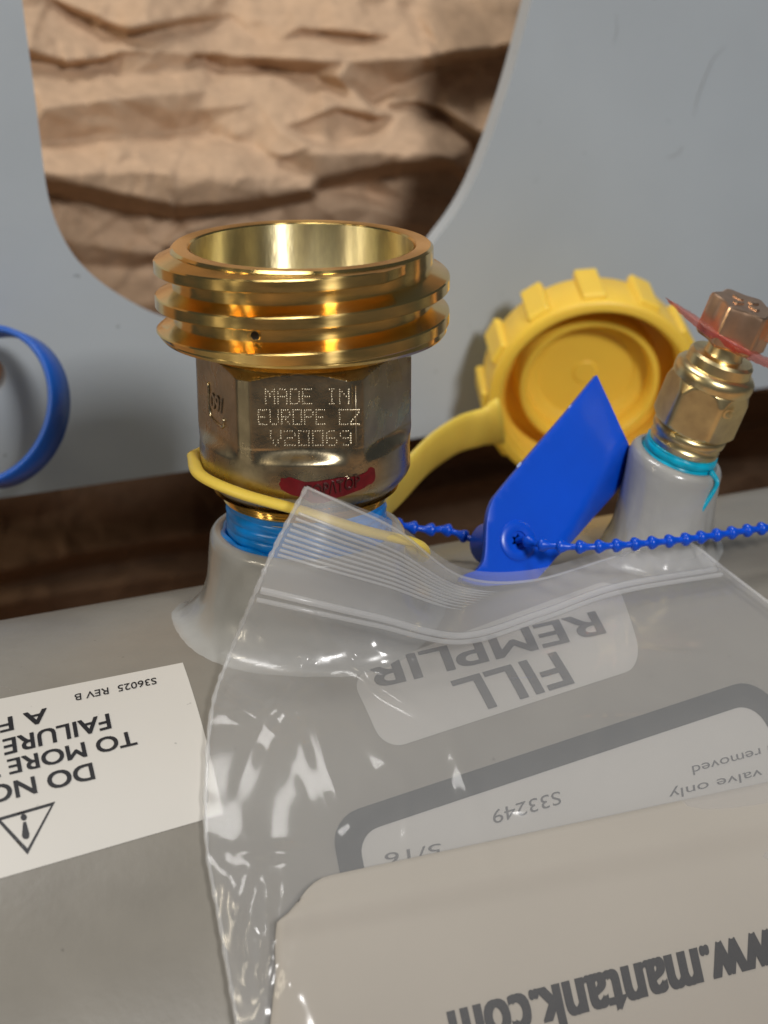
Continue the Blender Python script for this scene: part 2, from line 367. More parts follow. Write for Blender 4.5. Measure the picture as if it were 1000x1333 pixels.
# fill label and the framed data label, both under the bag --------------------
_, fl = tank_patch('fill_label', [(455, 880), (800, 752), (838, 868), (500, 978)], M['label2'], tank, 0.07, rad=4.0)
tag(fl, 'pale label printed FILL REMPLIR upside down')
def ltext(parent, body, p0, p1, p2, bold, m='ink2'):
    text_on('lettering', body, M[m], parent, tank_affine(p0, p1, p2, 0.15), bold)
ltext(fl, 'REMPLIR', (773, 797), (470, 867), (789, 827), 0.02)
ltext(fl, 'FILL', (722, 850), (588, 888), (748, 893), 0.02)
_, dl = tank_patch('data_label', [(428, 1066), (985, 882), (1110, 1110), (470, 1330)], M['label2'], tank, 0.07, rad=4.5)
tag(dl, 'pale data label with a thick black rounded border')
_, db = tank_patch('border', [(428, 1066), (985, 882), (1110, 1110), (470, 1330)], M['frame'], None, 0.13, rad=4.5, hole=3.6); put(db, dl)
ltext(dl, '5/16', (573, 1098), (500, 1112), (575, 1114), 0.0)
ltext(dl, 'S33249', (728, 1030), (640, 1056), (731, 1048), 0.0)
ltext(dl, 'Fill valve only', (1030, 992), (870, 1030), (1032, 1004), 0.0)
ltext(dl, 'not be removed', (1060, 955), (900, 998), (1063, 967), 0.0)

# ------------------------------------------------------------------ guard plate with U opening
NB = 115.0
plate = thing('guard_plate', 'upright blue grey steel guard plate with a deep U shaped opening', 'guard plate', tuple(BK * NB + np.array([0, 0, -32])))
def pl2(px, py):
    p = on_plane(px, py, NB); return (p @ AX, p[2])
edge_px = [(14, -180), (22, -80), (29, 0), (37, 60), (45, 120), (53, 185), (60, 240), (68, 275), (80, 305), (96, 332), (116, 354), (142, 375), (175, 396), (212, 414), (260, 428), (320, 436), (390, 436), (450, 424), (505, 390), (540, 350), (568, 312), (592, 280), (612, 246), (630, 205), (648, 155), (664, 105), (678, 55), (692, 0), (712, -80), (736, -180)]
U = crom([pl2(*p) for p in edge_px], 120)
z0 = -32.0; aL, aR = pl2(-330, 300)[0], pl2(1500, 300)[0]; zT = max(U[0][1], U[-1][1]) 
out2 = [(aL, z0), (aR, z0), (aR, zT), (U[-1][0], zT)] + [tuple(p) for p in U[::-1]] + [(U[0][0], zT), (aL, zT)]
hc = pl2(-8, 489); hole = [(hc[0] + 2.6 * math.cos(a), hc[1] + 3.6 * math.sin(a)) for a in np.linspace(0, 2 * math.pi, 25)[:-1]]
def plate_solid(name, outline, holes, th, m, parent, P3):
    v, t = tri2d(outline, holes); n = len(v)
    vs = [P3(x, y, 0) for x, y in v] + [P3(x, y, th) for x, y in v]
    fs = [tuple(q) for q in t] + [tuple(n + i for i in q[::-1]) for q in t]
    ec = {}
    for q in t:
        for i in range(len(q)):
            e = (q[i], q[(i + 1) % len(q)]); ec[tuple(sorted(e))] = ec.get(tuple(sorted(e)), []) + [e]
    for k, l in ec.items():
        if len(l) == 1: a, b = l[0]; fs.append((b, a, n + a, n + b))
    return obj(name, vs, fs, m, parent, False)
pp = plate_solid('panel', out2, [hole], 4.5, M['plate'], plate, lambda a, z, d: AX * a + BK * (NB + d) + np.array([0, 0, z]))
bevel(pp, 0.5, 3)
for pts_, r in (([(945, 60), (930, 75), (918, 100), (908, 128), (903, 152)], 0.09), ([(890, 190), (882, 200), (868, 206)], 0.07), ([(802, 18), (803, 40), (798, 58)], 0.05)):
    v, f = tube(crom([on_plane(*p, NB - 0.02) for p in pts_], 24), [r * (0.3 + 0.7 * math.sin(math.pi * i / 23)) for i in range(24)], 6); obj('scratch', v, f, M['scratch'], plate)

# ------------------------------------------------------------------ kraft paper behind
# folds: (pixel x, pixel y, depth behind the reference surface); negative = towards the camera
def nb_ref(py): return np.interp(py, [-260, 0, 200, 270, 400, 450, 530, 600, 900], [228, 198, 170, 172, 190, 198, 250, 295, 315])
lines = [
 # top folds
 [(60, -6, -2), (98, 10, -6), (164, 38, -6), (244, 22, -4), (300, 16, 0)],
 [(70, 4, 5), (100, 20, 9), (164, 46, 11), (244, 33, 9), (300, 24, 3)],
 [(20, 62, -6), (37, 64, -7), (86, 79, -9), (120, 76, -8), (156, 68, -6), (200, 66, -1)],
 [(20, 74, 7), (40, 76, 8), (86, 89, 8), (122, 84, 8), (156, 77, 5)],
 [(74, 48, -2), (80, 78, -3)], [(156, 70, 2), (158, 98, 4), (240, 92, -1)],
 # soft roll
 [(20, 150, -6), (50, 141, -8), (156, 126, -9), (268, 117, -8), (300, 128, -6), (360, 167, -3), (420, 190, -2)],
 [(30, 190, 4), (120, 180, 6), (250, 170, 7), (330, 190, 4)],
 # long bright ridge and dark fold beneath it
 [(20, 226, -12), (60, 225, -13), (224, 224, -13), (310, 230, -12), (413, 232, -11)],
 [(20, 236, -9), (64, 236, -8), (150, 250, -11), (238, 268, -12), (320, 262, -12), (405, 246, -12), (414, 236, -9)],
 [(20, 250, 12), (70, 252, 14), (150, 272, 13), (238, 284, 10), (320, 276, 10), (412, 258, 10)],
 [(226, 224, -11), (240, 268, -13)], [(238, 272, -10), (246, 296, -2)],
 # pocket on the right of the roll
 [(251, 70, -6), (300, 71, -8), (350, 74, -9), (455, 79, -11), (560, 73, -12), (660, 61, -12), (720, 52, -12)],
 [(256, 74, 5), (292, 92, 9), (350, 90, 11), (420, 104, 12), (483, 132, 12), (520, 112, 11), (560, 95, 11), (610, 82, 11), (658, 74, 10), (720, 68, 10)],
 [(300, 100, -2), (350, 101, -7), (441, 100, -8), (466, 125, -7), (493, 148, -7)],
 [(350, 60, 0), (392, 37, -5), (440, 40, -5), (480, 44, -5), (515, 51, 0)],
 [(395, 41, 5), (440, 46, 6), (480, 50, 6)],
 [(385, 161, -1), (437, 139, -7), (493, 151, -7), (530, 146, -3)], [(388, 166, 4), (437, 146, 2), (490, 158, 3)], [(440, 150, -1), (443, 190, -2)],
 [(490, 137, 4), (539, 130, -5), (574, 139, -7), (623, 171, -6), (680, 200, -5)],
 [(520, 140, 7), (545, 138, 7), (572, 148, 9), (620, 182, 9), (690, 230, 9)],
 # lower ridge
 [(402, 189, -10), (480, 195, -12), (560, 199, -12), (588, 210, -9)],
 [(413, 232, -8), (497, 214, -11), (577, 207, -10)],
 [(416, 246, 12), (497, 230, 13), (577, 220, 11), (610, 230, 10)],
 [(480, 252, 16), (540, 262, 12), (620, 250, 14), (690, 260, 14)],
 [(400, 290, 4), (470, 262, 6), (540, 290, 3), (640, 300, 4)],
 [(20, 300, 5), (120, 320, 3), (200, 330, 0), (300, 310, 3)],
 [(60, 340, 9), (170, 350, 8), (260, 330, 8)],
 [(-100, 400, 6), (150, 400, -2), (330, 380, -3), (600, 370, -3), (900, 330, 0)],
 # dark lower part seen under the plate
 [(-150, 600, 14), (200, 580, 14), (600, 540, 14), (1100, 470, 14)],
 [(-150, 700, 4), (0, 690, 6), (150, 684, 4), (280, 668, 6), (620, 600, 5), (900, 560, 4), (1150, 520, 5)],
 [(-150, 752, -10), (0, 744, -12), (120, 716, -14), (270, 694, -12), (560, 640, -12), (800, 590, -11), (1000, 556, -12), (1150, 530, -10)],
 [(-150, 775, 3), (0, 765, 4), (130, 738, 5), (270, 715, 5), (560, 662, 4), (800, 620, 4), (1000, 590, 4), (1150, 560, 4)],
 [(-150, 805, -9), (0, 786, -10), (140, 760, -9), (300, 740, -9), (600, 690, -9), (900, 630, -9), (1150, 590, -9)],
 [(-150, 850, 4), (300, 800, 4), (700, 760, 4), (1150, 700, 4)],
]
pts = []; zz = []; ed = []
for ln in lines:
    prev = None
    for i, (x, y, d) in enumerate(ln):
        pts.append((x, y)); zz.append(d * 0.62)
        if prev is not None: ed.append((prev, len(pts) - 1))
        prev = len(pts) - 1
X0, X1, Y0, Y1, ST = -260, 1260, -260, 900, 3.2
for x in np.linspace(X0 - 20, X1 + 20, 14):
    for y in (Y0 - 20, Y0 + 70, Y0 + 150, -40, Y1 + 20): pts.append((x, y)); zz.append(rng.uniform(-5, 5))
for x in np.linspace(720, X1, 7):
    for y in (30, 120, 210, 290, 370, 430): pts.append((x, y + rng.uniform(-20, 20))); zz.append(rng.uniform(-6, 6))
for x in np.linspace(X0, -40, 4):
    for y in (40, 150, 260, 330, 480): pts.append((x, y + rng.uniform(-20, 20))); zz.append(rng.uniform(-6, 6))
v2, e2, f2, ov, *_ = delaunay_2d_cdt([Vector(p) for p in pts], ed, [], 0, 1e-6)
zv = [zz[o[0]] if len(o) else None for o in ov]
P2 = np.array([tuple(v) for v in v2])
good = np.array([i for i, z in enumerate(zv) if z is not None])
for i, z in enumerate(zv):
    if z is None: zv[i] = zz[0] if not len(good) else zv[good[np.argmin(((P2[good] - P2[i]) ** 2).sum(1))]]
zv = np.array(zv, float)
gx = np.arange(X0, X1 + 1, ST, float); gy = np.arange(Y0, Y1 + 1, ST, float); GX, GY = np.meshgrid(gx, gy)
def raster(P2, zv, f2):
  H = np.zeros_like(GX)
  for q in f2:
      q = list(q)
      for k in range(1, len(q) - 1):
          a, b, c = P2[q[0]], P2[q[k]], P2[q[k + 1]]
          den = (b[1] - c[1]) * (a[0] - c[0]) + (c[0] - b[0]) * (a[1] - c[1])
          if abs(den) < 1e-9: continue
          i0, i1 = np.searchsorted(gx, [min(a[0], b[0], c[0]), max(a[0], b[0], c[0]) + 1e-6]); j0, j1 = np.searchsorted(gy, [min(a[1], b[1], c[1]), max(a[1], b[1], c[1]) + 1e-6])
          if i0 >= i1 or j0 >= j1: continue
          x, y = GX[j0:j1, i0:i1], GY[j0:j1, i0:i1]
          w0 = ((b[1] - c[1]) * (x - c[0]) + (c[0] - b[0]) * (y - c[1])) / den; w1 = ((c[1] - a[1]) * (x - c[0]) + (a[0] - c[0]) * (y - c[1])) / den; w2 = 1 - w0 - w1
          ok = (w0 >= -1e-6) & (w1 >= -1e-6) & (w2 >= -1e-6)
          val = w0 * zv[q[0]] + w1 * zv[q[k]] + w2 * zv[q[k + 1]]
          H[j0:j1, i0:i1] = np.where(ok, val, H[j0:j1, i0:i1])
  return H
def blur(A, n):
    for _ in range(n):
        B = np.pad(A, 1, mode='edge'); A = (B[1:-1, 1:-1] * 2 + B[:-2, 1:-1] + B[2:, 1:-1] + B[1:-1, :-2] + B[1:-1, 2:]) / 6
    return A
H = blur(raster(P2, zv, f2), 1)
# small crumple: sharp facets between scattered random points, finer and finer
for sp, amp in ((120, 7.0), (64, 4.2), (32, 2.6), (17, 0.8)):
    px_ = []
    for x in np.arange(X0 - 2 * sp, X1 + 2 * sp, sp * 1.5):
        for y in np.arange(Y0 - 2 * sp, Y1 + 2 * sp, sp * 0.75): px_.append((x + rng.uniform(-.7, .7) * sp * 1.5, y + rng.uniform(-.45, .45) * sp * 0.75))
    vv, _, ff, oo, *_ = delaunay_2d_cdt([Vector(p) for p in px_], [], [], 0, 1e-6)
    zr = rng.uniform(-1, 1, len(vv)); msk = np.clip(vnoise(GX / 190 + sp, GY / 120, int(sp)) * 2.2 - 0.45, 0.25, 1)
    H = H + raster(np.array([tuple(v) for v in vv]), zr, ff) * amp * msk
NBg = nb_ref(GY) + H * 1.0
dirs = (GX[..., None] - 500) / F * RV + (666.5 - GY[..., None]) / F * UV + WV
T = (NBg - CAM @ BK) / (dirs @ BK)
PTS = CAM + T[..., None] * dirs
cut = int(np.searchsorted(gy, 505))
kp = obj('kraft_paper', PTS[:cut + 1].reshape(-1, 3), gridf(cut + 1, GX.shape[1]), M['kraft'], None, True)
dk = obj('shaded_kraft', PTS[cut:].reshape(-1, 3), gridf(GX.shape[0] - cut, GX.shape[1]), M['wrap'], None, True)  # lower part of the kraft sheet, its shade painted in
tag(dk, 'lower kraft paper, coloured dark for shade, in the gap between the tank and the guard plate', 'wrapping')
tag(kp, 'crumpled brown kraft packing paper behind the grey guard plate', 'packing paper')
# cardboard box wall behind the paper
cb = obj('cardboard_box', [AX * a + BK * n_ + np.array([0, 0, z]) for n_ in (345, 349) for a, z in ((-330, -150), (380, -150), (380, 330), (-330, 330))],
         [(0, 1, 2, 3), (7, 6, 5, 4), (0, 4, 5, 1), (1, 5, 6, 2), (2, 6, 7, 3), (3, 7, 4, 0)], M['card'], None, False)
tag(cb, 'plain brown cardboard box wall behind the crumpled paper', 'cardboard')
fl_ = obj('ground', [AX * a + BK * b + np.array([0, 0, z]) for z in (-178, -182) for a, b in ((-500, -400), (600, -400), (600, 345), (-500, 345))],
          [(3, 2, 1, 0), (4, 5, 6, 7), (0, 1, 5, 4), (1, 2, 6, 5), (2, 3, 7, 6), (3, 0, 4, 7)], M['card'], None, False); fl_['kind'] = 'structure'

# ------------------------------------------------------------------ large brass valve
valve = thing('brass_fill_valve', 'large brass fill valve with coarse outer thread and stamped hexagon body', 'valve')
ZT = 42.2
# head: root cylinder, rim and bore
def wave(prof, n=1): return prof
head = [(16.6, 30.0), (16.6, 41.6), (17.0, ZT - 0.05), (17.3, ZT), (19.1, ZT), (19.5, ZT - 0.35), (19.55, 40.0), (19.4, 39.0), (19.35, 30.0), (19.0, 29.4), (17.2, 29.2), (14.4, 29.1)]
lathe('threaded_head', head, M['brass'], valve, None, 160, 25)
lathe('bore', [(16.55, 42.0), (16.55, 34.0), (16.4, 33.6), (14.2, 33.4), (14.0, 33.0), (14.0, 14.0), (0.05, 14.0)], M['bore'], valve, None, 128, 30)
# the thread: one ridge swept along a rising helix, blunt at its upper end
PIT = 5.2; prof = [(19.2, -1.30), (21.8, -0.98), (22.0, -0.80), (22.0, 0.70), (21.8, 0.90), (19.2, 2.0)]
g0, g1 = math.radians(-42), math.radians(-90 - 360 * 2.62); n = 420; vs = []
for i in range(n + 1):
    g = g0 + (g1 - g0) * i / n; zc = 40.75 + PIT * (g + math.pi / 2) / (2 * math.pi)
    for r, dz in prof:
        z = zc + dz; z = max(z, 29.0); lim = 22.0 - max(0, (29.7 - z)) * 1.1
        rr = min(r, max(lim, 19.0)); z = min(z, ZT - 0.4 if r < 19.5 else ZT - 0.25)
        if i < 6: rr = 19.2 + (rr - 19.2) * (0.45 + 0.55 * i / 6)
        vs.append((rr * math.cos(g), rr * math.sin(g), z))
m_ = len(prof); fs = [(i * m_ + j, i * m_ + j + 1, (i + 1) * m_ + j + 1, (i + 1) * m_ + j) for i in range(n) for j in range(m_ - 1)] + [tuple(range(m_)), tuple(range(n * m_, n * m_ + m_))]
obj('thread', vs, fs, M['brass'], valve, True, 20)
# bottom run-out flange, little pin hole as a flat dark disc
lathe('flange', [(19.0, 31.3), (20.6, 30.7), (21.5, 30.1), (21.6, 29.4), (21.2, 28.9), (18.0, 28.6), (14.35, 28.6), (14.3, 26.9), (14.9, 26.5), (14.3, 26.0)], M['brass'], valve, None, 160, 25)
hp = np.array([math.cos(math.radians(-107.5)), math.sin(math.radians(-107.5)), 0])
hf = frame(hp * 19.5 + np.array([0, 0, 33.0]), hp, (0, 0, 1))
lathe('pin_hole_disc', [(0.02, 0.0), (0.6, 0.02), (0.66, 0.03)], M['black'], valve, hf, 24, None)  # no real hole: disc painted dark for the shade inside
lathe('pin_hole_lip', [(0.64, 0.02), (0.68, 0.1), (0.8, 0.0), (0.84, -0.2)], M['brass'], valve, hf, 24, None)
# hexagon body
NT = 360
def hexr(g, ap, rmax):
    d = (g + math.pi / 2 + math.pi / 6) % (math.pi / 3) - math.pi / 6
    r = ap / math.cos(d); c = rmax / math.cos(math.pi / 6 - abs(d)); k = 0.05
    return -k * math.log(math.exp(-(r - ap) / k) + math.exp(-(c - ap) / k)) + ap
zs = list(np.linspace(26.4, 23.6, 22)) + list(np.linspace(23.2, 15.2, 18)) + list(np.linspace(15.0, 11.6, 24)) + [11, 10, 9, 8, 7.2, 6.6, 6.0, 5.6, 5.2, 4.8, 4.5]
vs = []
for z in zs:
    for k in range(NT):
        g = 2 * math.pi * k / NT; h = hexr(g, 14.7, 16.3)
        cone = 14.3 + (26.5 - z) * 1.55 if z < 26.5 else 14.3
        r = min(h, max(cone, 14.3))
        if z < 15:
            low = 16.2 if z > 8 else 16.2 - (8 - z) ** 1.5 * 0.42
            f = min(max((15.0 - z) / 2.2 - 0.25 * (1 - abs(math.cos(3 * (g + math.pi / 2)))) , 0), 1); f = f * f * (3 - 2 * f)
            r = h * (1 - f) + low * f if z > 11.5 else low
        r += 0.05 * math.sin(5 * g + z) * (1 if z < 15 else 0)
        vs.append((r * math.cos(g), r * math.sin(g), z))
body = obj('hexagon_body', vs, gridf(len(zs), NT, True), M['cast'], valve, True, 24)
# neck with fine threads, sealant
nk = [(14.4, 4.7), (13.6, 4.5)]
for i in range(4): z = 4.4 - i * 0.5; nk += [(13.3 - 0.12 * i, z), (12.95 - 0.12 * i, z - 0.25)]
nk += [(12.3, 2.3), (12.0, -8)]
lathe('neck', nk, M['brass'], valve, None, 128, 60)
def sealant(name, m, parent, fr, r0, zt, zb, turns, seg=120):
    vs = []; nz = 40
    for i in range(nz + 1):
        z = zt + (zb - zt) * i / nz
        for k in range(seg):
            g = 2 * math.pi * k / seg; ph = (z - 0.3 * g / (2 * math.pi)) / ((zt - zb) / turns)
            r = r0 + 0.32 * math.sqrt(abs(math.sin(math.pi * ph))) + 0.16 * float(vnoise(np.array(g * 5.0), np.array(z * 1.6), 7)) - 0.08 + 0.05 * math.sin(9 * g + 3 * z) * math.sin(4 * g)
            if i == nz: r += 0.2
            if i == 0: r -= 0.35 + 0.12 * math.sin(5 * g)
            vs.append(fr((r * math.cos(g), r * math.sin(g), z)))
    return obj(name, vs, gridf(nz + 1, seg, True), m, parent, True)
ident = lambda p: np.array(p, float)
sealant('thread_sealant', M['seal'], valve, ident, 12.25, 3.3, -4.4, 5)
vs = []; bl = []
for i, g in enumerate(np.linspace(0, 2 * math.pi, 97)[:-1]):
    rr = 12.6 + 0.3 * math.sin(7 * g) ** 2 + 0.3 * math.sin(3 * g + 1) ** 2; bl.append((rr * math.cos(g), rr * math.sin(g), -3.2))
v, f = tube(bl + bl[:1], [0.5 + 0.25 * abs(math.sin(5 * q)) for q in np.linspace(0, 6.28, 97)], 8); obj('sealant_bead', v, f, M['seal'], valve)

# dot peened lettering on the front flat
DOT = {'M': '10001 11011 10101 10101 10001 10001 10001', 'A': '01110 10001 10001 11111 10001 10001 10001', 'D': '11110 10001 10001 10001 10001 10001 11110',
 'E': '11111 10000 10000 11110 10000 10000 11111', 'I': '01110 00100 00100 00100 00100 00100 01110', 'N': '10001 11001 10101 10011 10001 10001 10001',
 'U': '10001 10001 10001 10001 10001 10001 01110', 'R': '11110 10001 10001 11110 10100 10010 10001', 'O': '11111 10001 10001 10001 10001 10001 11111',
 'P': '11110 10001 10001 11110 10000 10000 10000', 'C': '11111 10000 10000 10000 10000 10000 11111', 'Z': '11111 00001 00010 00100 01000 10000 11111',
 'V': '10001 10001 10001 10001 01010 01010 00100', '2': '11110 00001 00001 01110 10000 10000 11111', '0': '11111 10001 10001 10001 10001 10001 11111',
 '6': '01110 10000 10000 11110 10001 10001 01110', '9': '01110 10001 10001 01111 00001 00001 01110', ' ': '00000 ' * 6 + '00000'}
vs = []; fs = []
def dot(x, z, r=0.16):
    b = len(vs); y = -14.7
    for k in range(6):
        a = math.pi / 3 * k; vs.append((x + r * math.cos(a), y + 0.04, z + r * math.sin(a)))
    vs.append((x, y - 0.10, z))
    for k in range(6): fs.append((b + (k + 1) % 6, b + k, b + 6))
for word, xl, zt_, wd in (('MADE IN', -4.9, 24.05, 12.1), ('EUROPE CZ', -6.0, 20.95, 14.7), ('V20069', -4.3, 17.75, 11.8)):
    adv = wd / (len(word) - 0.2); 
    for c, ch in enumerate(word):
        for r_, rowb in enumerate(DOT[ch].split()):
            for k, bit in enumerate(rowb):
                if bit == '1':
                    for sub in (0,): dot(xl + c * adv + k * adv * 0.178 + rng.normal(0, 0.02), zt_ - r_ * 0.36 + rng.normal(0, 0.02))
dm = obj('dot_lettering', vs, fs, M['dots'], valve, True); dm['kind'] = 'stuff'
# frame scored round the lettering, emblem on the left flat
v, f = tube([(8.1, -14.72, 15.6), (8.1, -14.72, 24.6)], 0.06, 6); obj('scored_line', v, f, M['dots'], valve)
ge = math.radians(-150); en = np.array([math.cos(ge), math.sin(ge), 0]); ef = frame(en * 14.72, en, (math.sin(-ge), math.cos(ge), 0))
ex = np.array([-math.sin(ge), math.cos(ge), 0])
EP = lambda x, z, o_: en * (14.7 + o_) + ex * x + np.array([0, 0, z])
loop = [EP(-2.6, 17.3, 0), EP(2.0, 16.6, 0), EP(2.3, 19.5, 0), EP(2.2, 20.5, 0)]
v, f = tube(crom([EP(-2.6, 22.4, 0), EP(-2.6, 19.4, 0), EP(-2.4, 17.5, 0), EP(-1.5, 16.9, 0), EP(1.2, 16.5, 0), EP(2.2, 16.8, 0), EP(2.4, 18, 0)], 24), 0.24, 8); obj('emblem', v, f, M['cast'], valve)
text_on('emblem', '09/', M['cast'], valve, lambda x, y, l: EP(-2.0 + 4.2 * x, 18.6 + 2.6 * y, 0.12 + l), 0.03)
# red paint stripe with raised letters
def cylp(g, z, r): return np.array([r * math.cos(g), r * math.sin(g), z])
pts_o = [(-2.9, 10.9), (-1.5, 11.15), (1.5, 10.6), (5.5, 10.75), (9.5, 10.7), (11.0, 11.5), (11.9, 11.2), (12.1, 9.6), (11.0, 8.9), (8.0, 8.2), (4.5, 7.35), (2.0, 7.2), (0.2, 8.0), (-2.2, 8.9), (-3.1, 9.8)]
cv = crom(pts_o + pts_o[:1], 60)[:-1] + rng.normal(0, 0.06, (59, 2))
v, t = tri2d([tuple(p) for p in cv], [], step=0.6)
obj('red_paint_mark', [cylp(-math.pi / 2 + x / 16.5, z, 16.27) for x, z in v], t, M['redpaint'], valve)
tx = text_on('raised_lettering', 'TOP/\\TOP', M['redtext'], valve, lambda x, y, l: cylp(-math.pi / 2 + (0.5 + 8.6 * x) / 16.5, 8.15 + 0.12 * 8 * x + 1.9 * y, 16.3 + l))
solid(tx, 0.3, 1.0)

# ------------------------------------------------------------------ yellow cap with its tether
capO = at(774, 519, 386); capA = cam_dir(0.07, -0.55, 0.83)
cap = thing('yellow_cap', 'yellow ribbed plastic screw cap lying open against the guard plate', 'cap', tuple(capO))
cf = frame(capO, capA)
cp = [(0.05, -15.8), (18, -15.8), (21, -15.5), (23.4, -14.6), (24.2, -13.0), (24.5, -1.2), (24.2, -0.4), (23.6, 0), (22.2, 0), (21.7, -0.4), (21.5, -1.2)]
for q in range(5): cp += [(21.5, -2.2 - q * 2), (20.9, -2.7 - q * 2), (20.9, -3.1 - q * 2), (21.5, -3.6 - q * 2)]
cp += [(21.3, -13.2), (20.6, -13.8), (17.0, -13.8), (16.7, -13.4), (16.5, -7.2), (16.1, -6.6), (15.1, -6.6), (14.6, -7.2), (14.2, -11.2), (11.8, -11.8), (11.2, -12.4), (3.0, -12.6), (2.6, -12.2), (0.05, -12.2)]
lathe('cap_shell', cp, M['yellow'], cap, cf, 128, 35)
for k in range(12):
    g = 2 * math.pi * k / 12 + math.radians(3); hw = math.radians(7.0)
    vs = []
    for z in (-15.0, -2.6, -1.8):
        for q, r in ((-1, 24.0), (-0.8, 25.7 if z < -2.0 else 25.2), (0.8, 25.7 if z < -2.0 else 25.2), (1, 24.0)):
            vs.append(cf((r * math.cos(g + hw * q), r * math.sin(g + hw * q), z)))
    fs = [(i * 4 + j, i * 4 + j + 1, i * 4 + 5 + j, i * 4 + 4 + j) for i in range(2) for j in range(3)] + [(0, 4, 8, 11, 7, 3), (0, 1, 2, 3), (8, 9, 10, 11)]
    bevel(obj('rib', vs, fs, M['yellow'], cap, False), 0.35, 2)
path = crom([at(652, 548, 372), at(628, 556, 371), at(596, 566, 366), at(560, 590, 345), at(525, 626, 310), at(502, 646, 288), at(488, 655, 278)], 40)
v, f = tube(path, [5.2 - 0.7 * i / 39 + (1.2 * (1 - i / 6) if i < 6 else 0) for i in range(40)], 16, flat=0.28, up=(0.15, -0.25, 1)); obj('tether_strap', v, f, M['strap'], cap)
# ring of the tether round the valve
lp_ = crom([(-17.4, 0.5, 9.0), (-15.4, -8.7, 9.0), (-9.0, -15.2, 8.4), (0.0, -17.7, 6.6), (9.0, -17.0, 3.3), (17.0, -12.0, -0.8), (18.3, -5.0, -5.6), (17.4, 4.0, -9.0), (14.0, 11.5, -8.0), (7.0, 16.5, -3.5), (-2.0, 17.5, 3.0), (-11.0, 14.0, 7.6), (-17.4, 0.5, 9.0)], 120)
v, f = tube(lp_, 0.78, 12, flat=1.35, up=(0, 0, 1), cap=False); obj('tether_loop', v, f, M['strap'], cap)

# ------------------------------------------------------------------ small brass valve
v2 = thing('brass_bleed_valve', 'small leaning brass bleed valve with a reddish hexagon cap', 'valve', tuple(V2O))
sealant('thread_sealant', M['seal2'], v2, fr2, 6.15, 1.9, -1.0, 2, 72)
v, f = tube(crom([fr2((4.9, -4.6, 0.4)), fr2((6.0, -6.0, -0.2)), fr2((6.1, -6.4, -1.8)), fr2((5.2, -7.2, -5)), fr2((4.8, -7.5, -7.5))], 20), [0.75, 0.7, 0.6, 0.55, 0.5, 0.5, 0.5, 0.5, 0.45, 0.45, 0.45, 0.5, 0.55, 0.6, 0.62, 0.6, 0.55, 0.5, 0.4, 0.2], 8, flat=0.7); obj('sealant_drip', v, f, M['seal2'], v2)
lathe('base_ring', [(5.2, 0.5), (5.6, 1.6), (6.1, 2.0), (6.2, 2.9), (5.9, 3.3), (5.9, 3.8), (6.4, 4.2), (6.5, 5.0), (6.2, 5.5), (5.6, 5.8)], M['brass2'], v2, fr2, 72, 40)
zs = list(np.linspace(5.6, 14.6, 40)); vs = []; NT = 144
for z in zs:
    for k in range(NT):
        g = 2 * math.pi * k / NT; h = hexr(g + 0.35, 6.5, 7.3)
        r = min(h, 6.2 + (z - 5.6) * 1.2, 6.9 + (14.0 - z) * 0.30 if z > 11.5 else 99, 6.6 + max(0, 14.6 - z) * 1.2)
        vs.append(fr2((r * math.cos(g), r * math.sin(g), z)))
obj('hexagon_body', vs, gridf(len(zs), NT, True), M['brass2'], v2, True, 24)
lathe('collar', [(6.0, 14.2), (6.9, 14.6), (7.0, 15.4), (6.9, 16.4), (6.4, 17.0), (5.7, 17.3), (5.6, 18.9), (5.2, 19.4), (3.4, 19.5), (3.2, 20.0), (3.2, 23)], M['brass2'], v2, fr2, 72, 35)
text_on('emblem', 'G4', M['brass2'], v2, lambda x, y, l: fr2(((7.25 + l) * math.sin(0.25 + 0.5 * x), -(7.25 + l) * math.cos(0.25 + 0.5 * x), 11.3 + 1.8 * y)), 0.03)
vs = []; zs = [21.6, 21.8, 22.3, 28.4, 28.9, 29.1]; NT = 96
for z in zs:
    for k in range(NT):
        g = 2 * math.pi * k / NT; h = hexr(g + 0.15, 5.1, 5.75) - 0.35 * math.cos(6 * (g + 0.15 + math.pi / 2)) * 0.6
        r = h - {21.6: 1.6, 21.8: 0.5, 22.3: 0, 28.4: 0, 28.9: 0.15, 29.1: 0.5}[z]; vs.append(fr2((r * math.cos(g), r * math.sin(g), z)))
fs = gridf(len(zs), NT, True) + [tuple(range(NT)), tuple(range((len(zs) - 1) * NT, len(zs) * NT))]
obj('hexagon_cap', vs, fs, M['copper'], v2, True, 24)
def boxf(fr, x0, x1, y0, y1, z0_, z1):
    vs = [fr((x, y, z)) for z in (z0_, z1) for x, y in ((x0, y0), (x1, y0), (x1, y1), (x0, y1))]
    return vs, [(3, 2, 1, 0), (4, 5, 6, 7), (0, 1, 5, 4), (1, 2, 6, 5), (2, 3, 7, 6), (3, 0, 4, 7)]
v, f = boxf(fr2, 4.2, 8.2, -2.2, 2.2, 24.2, 28.7); bevel(obj('cap_wing', v, f, M['copper'], v2, False), 0.6, 3)
for a in range(4):
    ga = math.radians(35 + 90 * a); fx = frame(V2O, V2A, np.array(fr2((math.cos(ga), math.sin(ga), 0))) - V2O)
    v, f = boxf(fx, 0.9, 2.9, -0.5, 0.5, 28.9, 29.35); bevel(obj('raised_bar', v, f, M['copper'], v2, False), 0.2, 2)
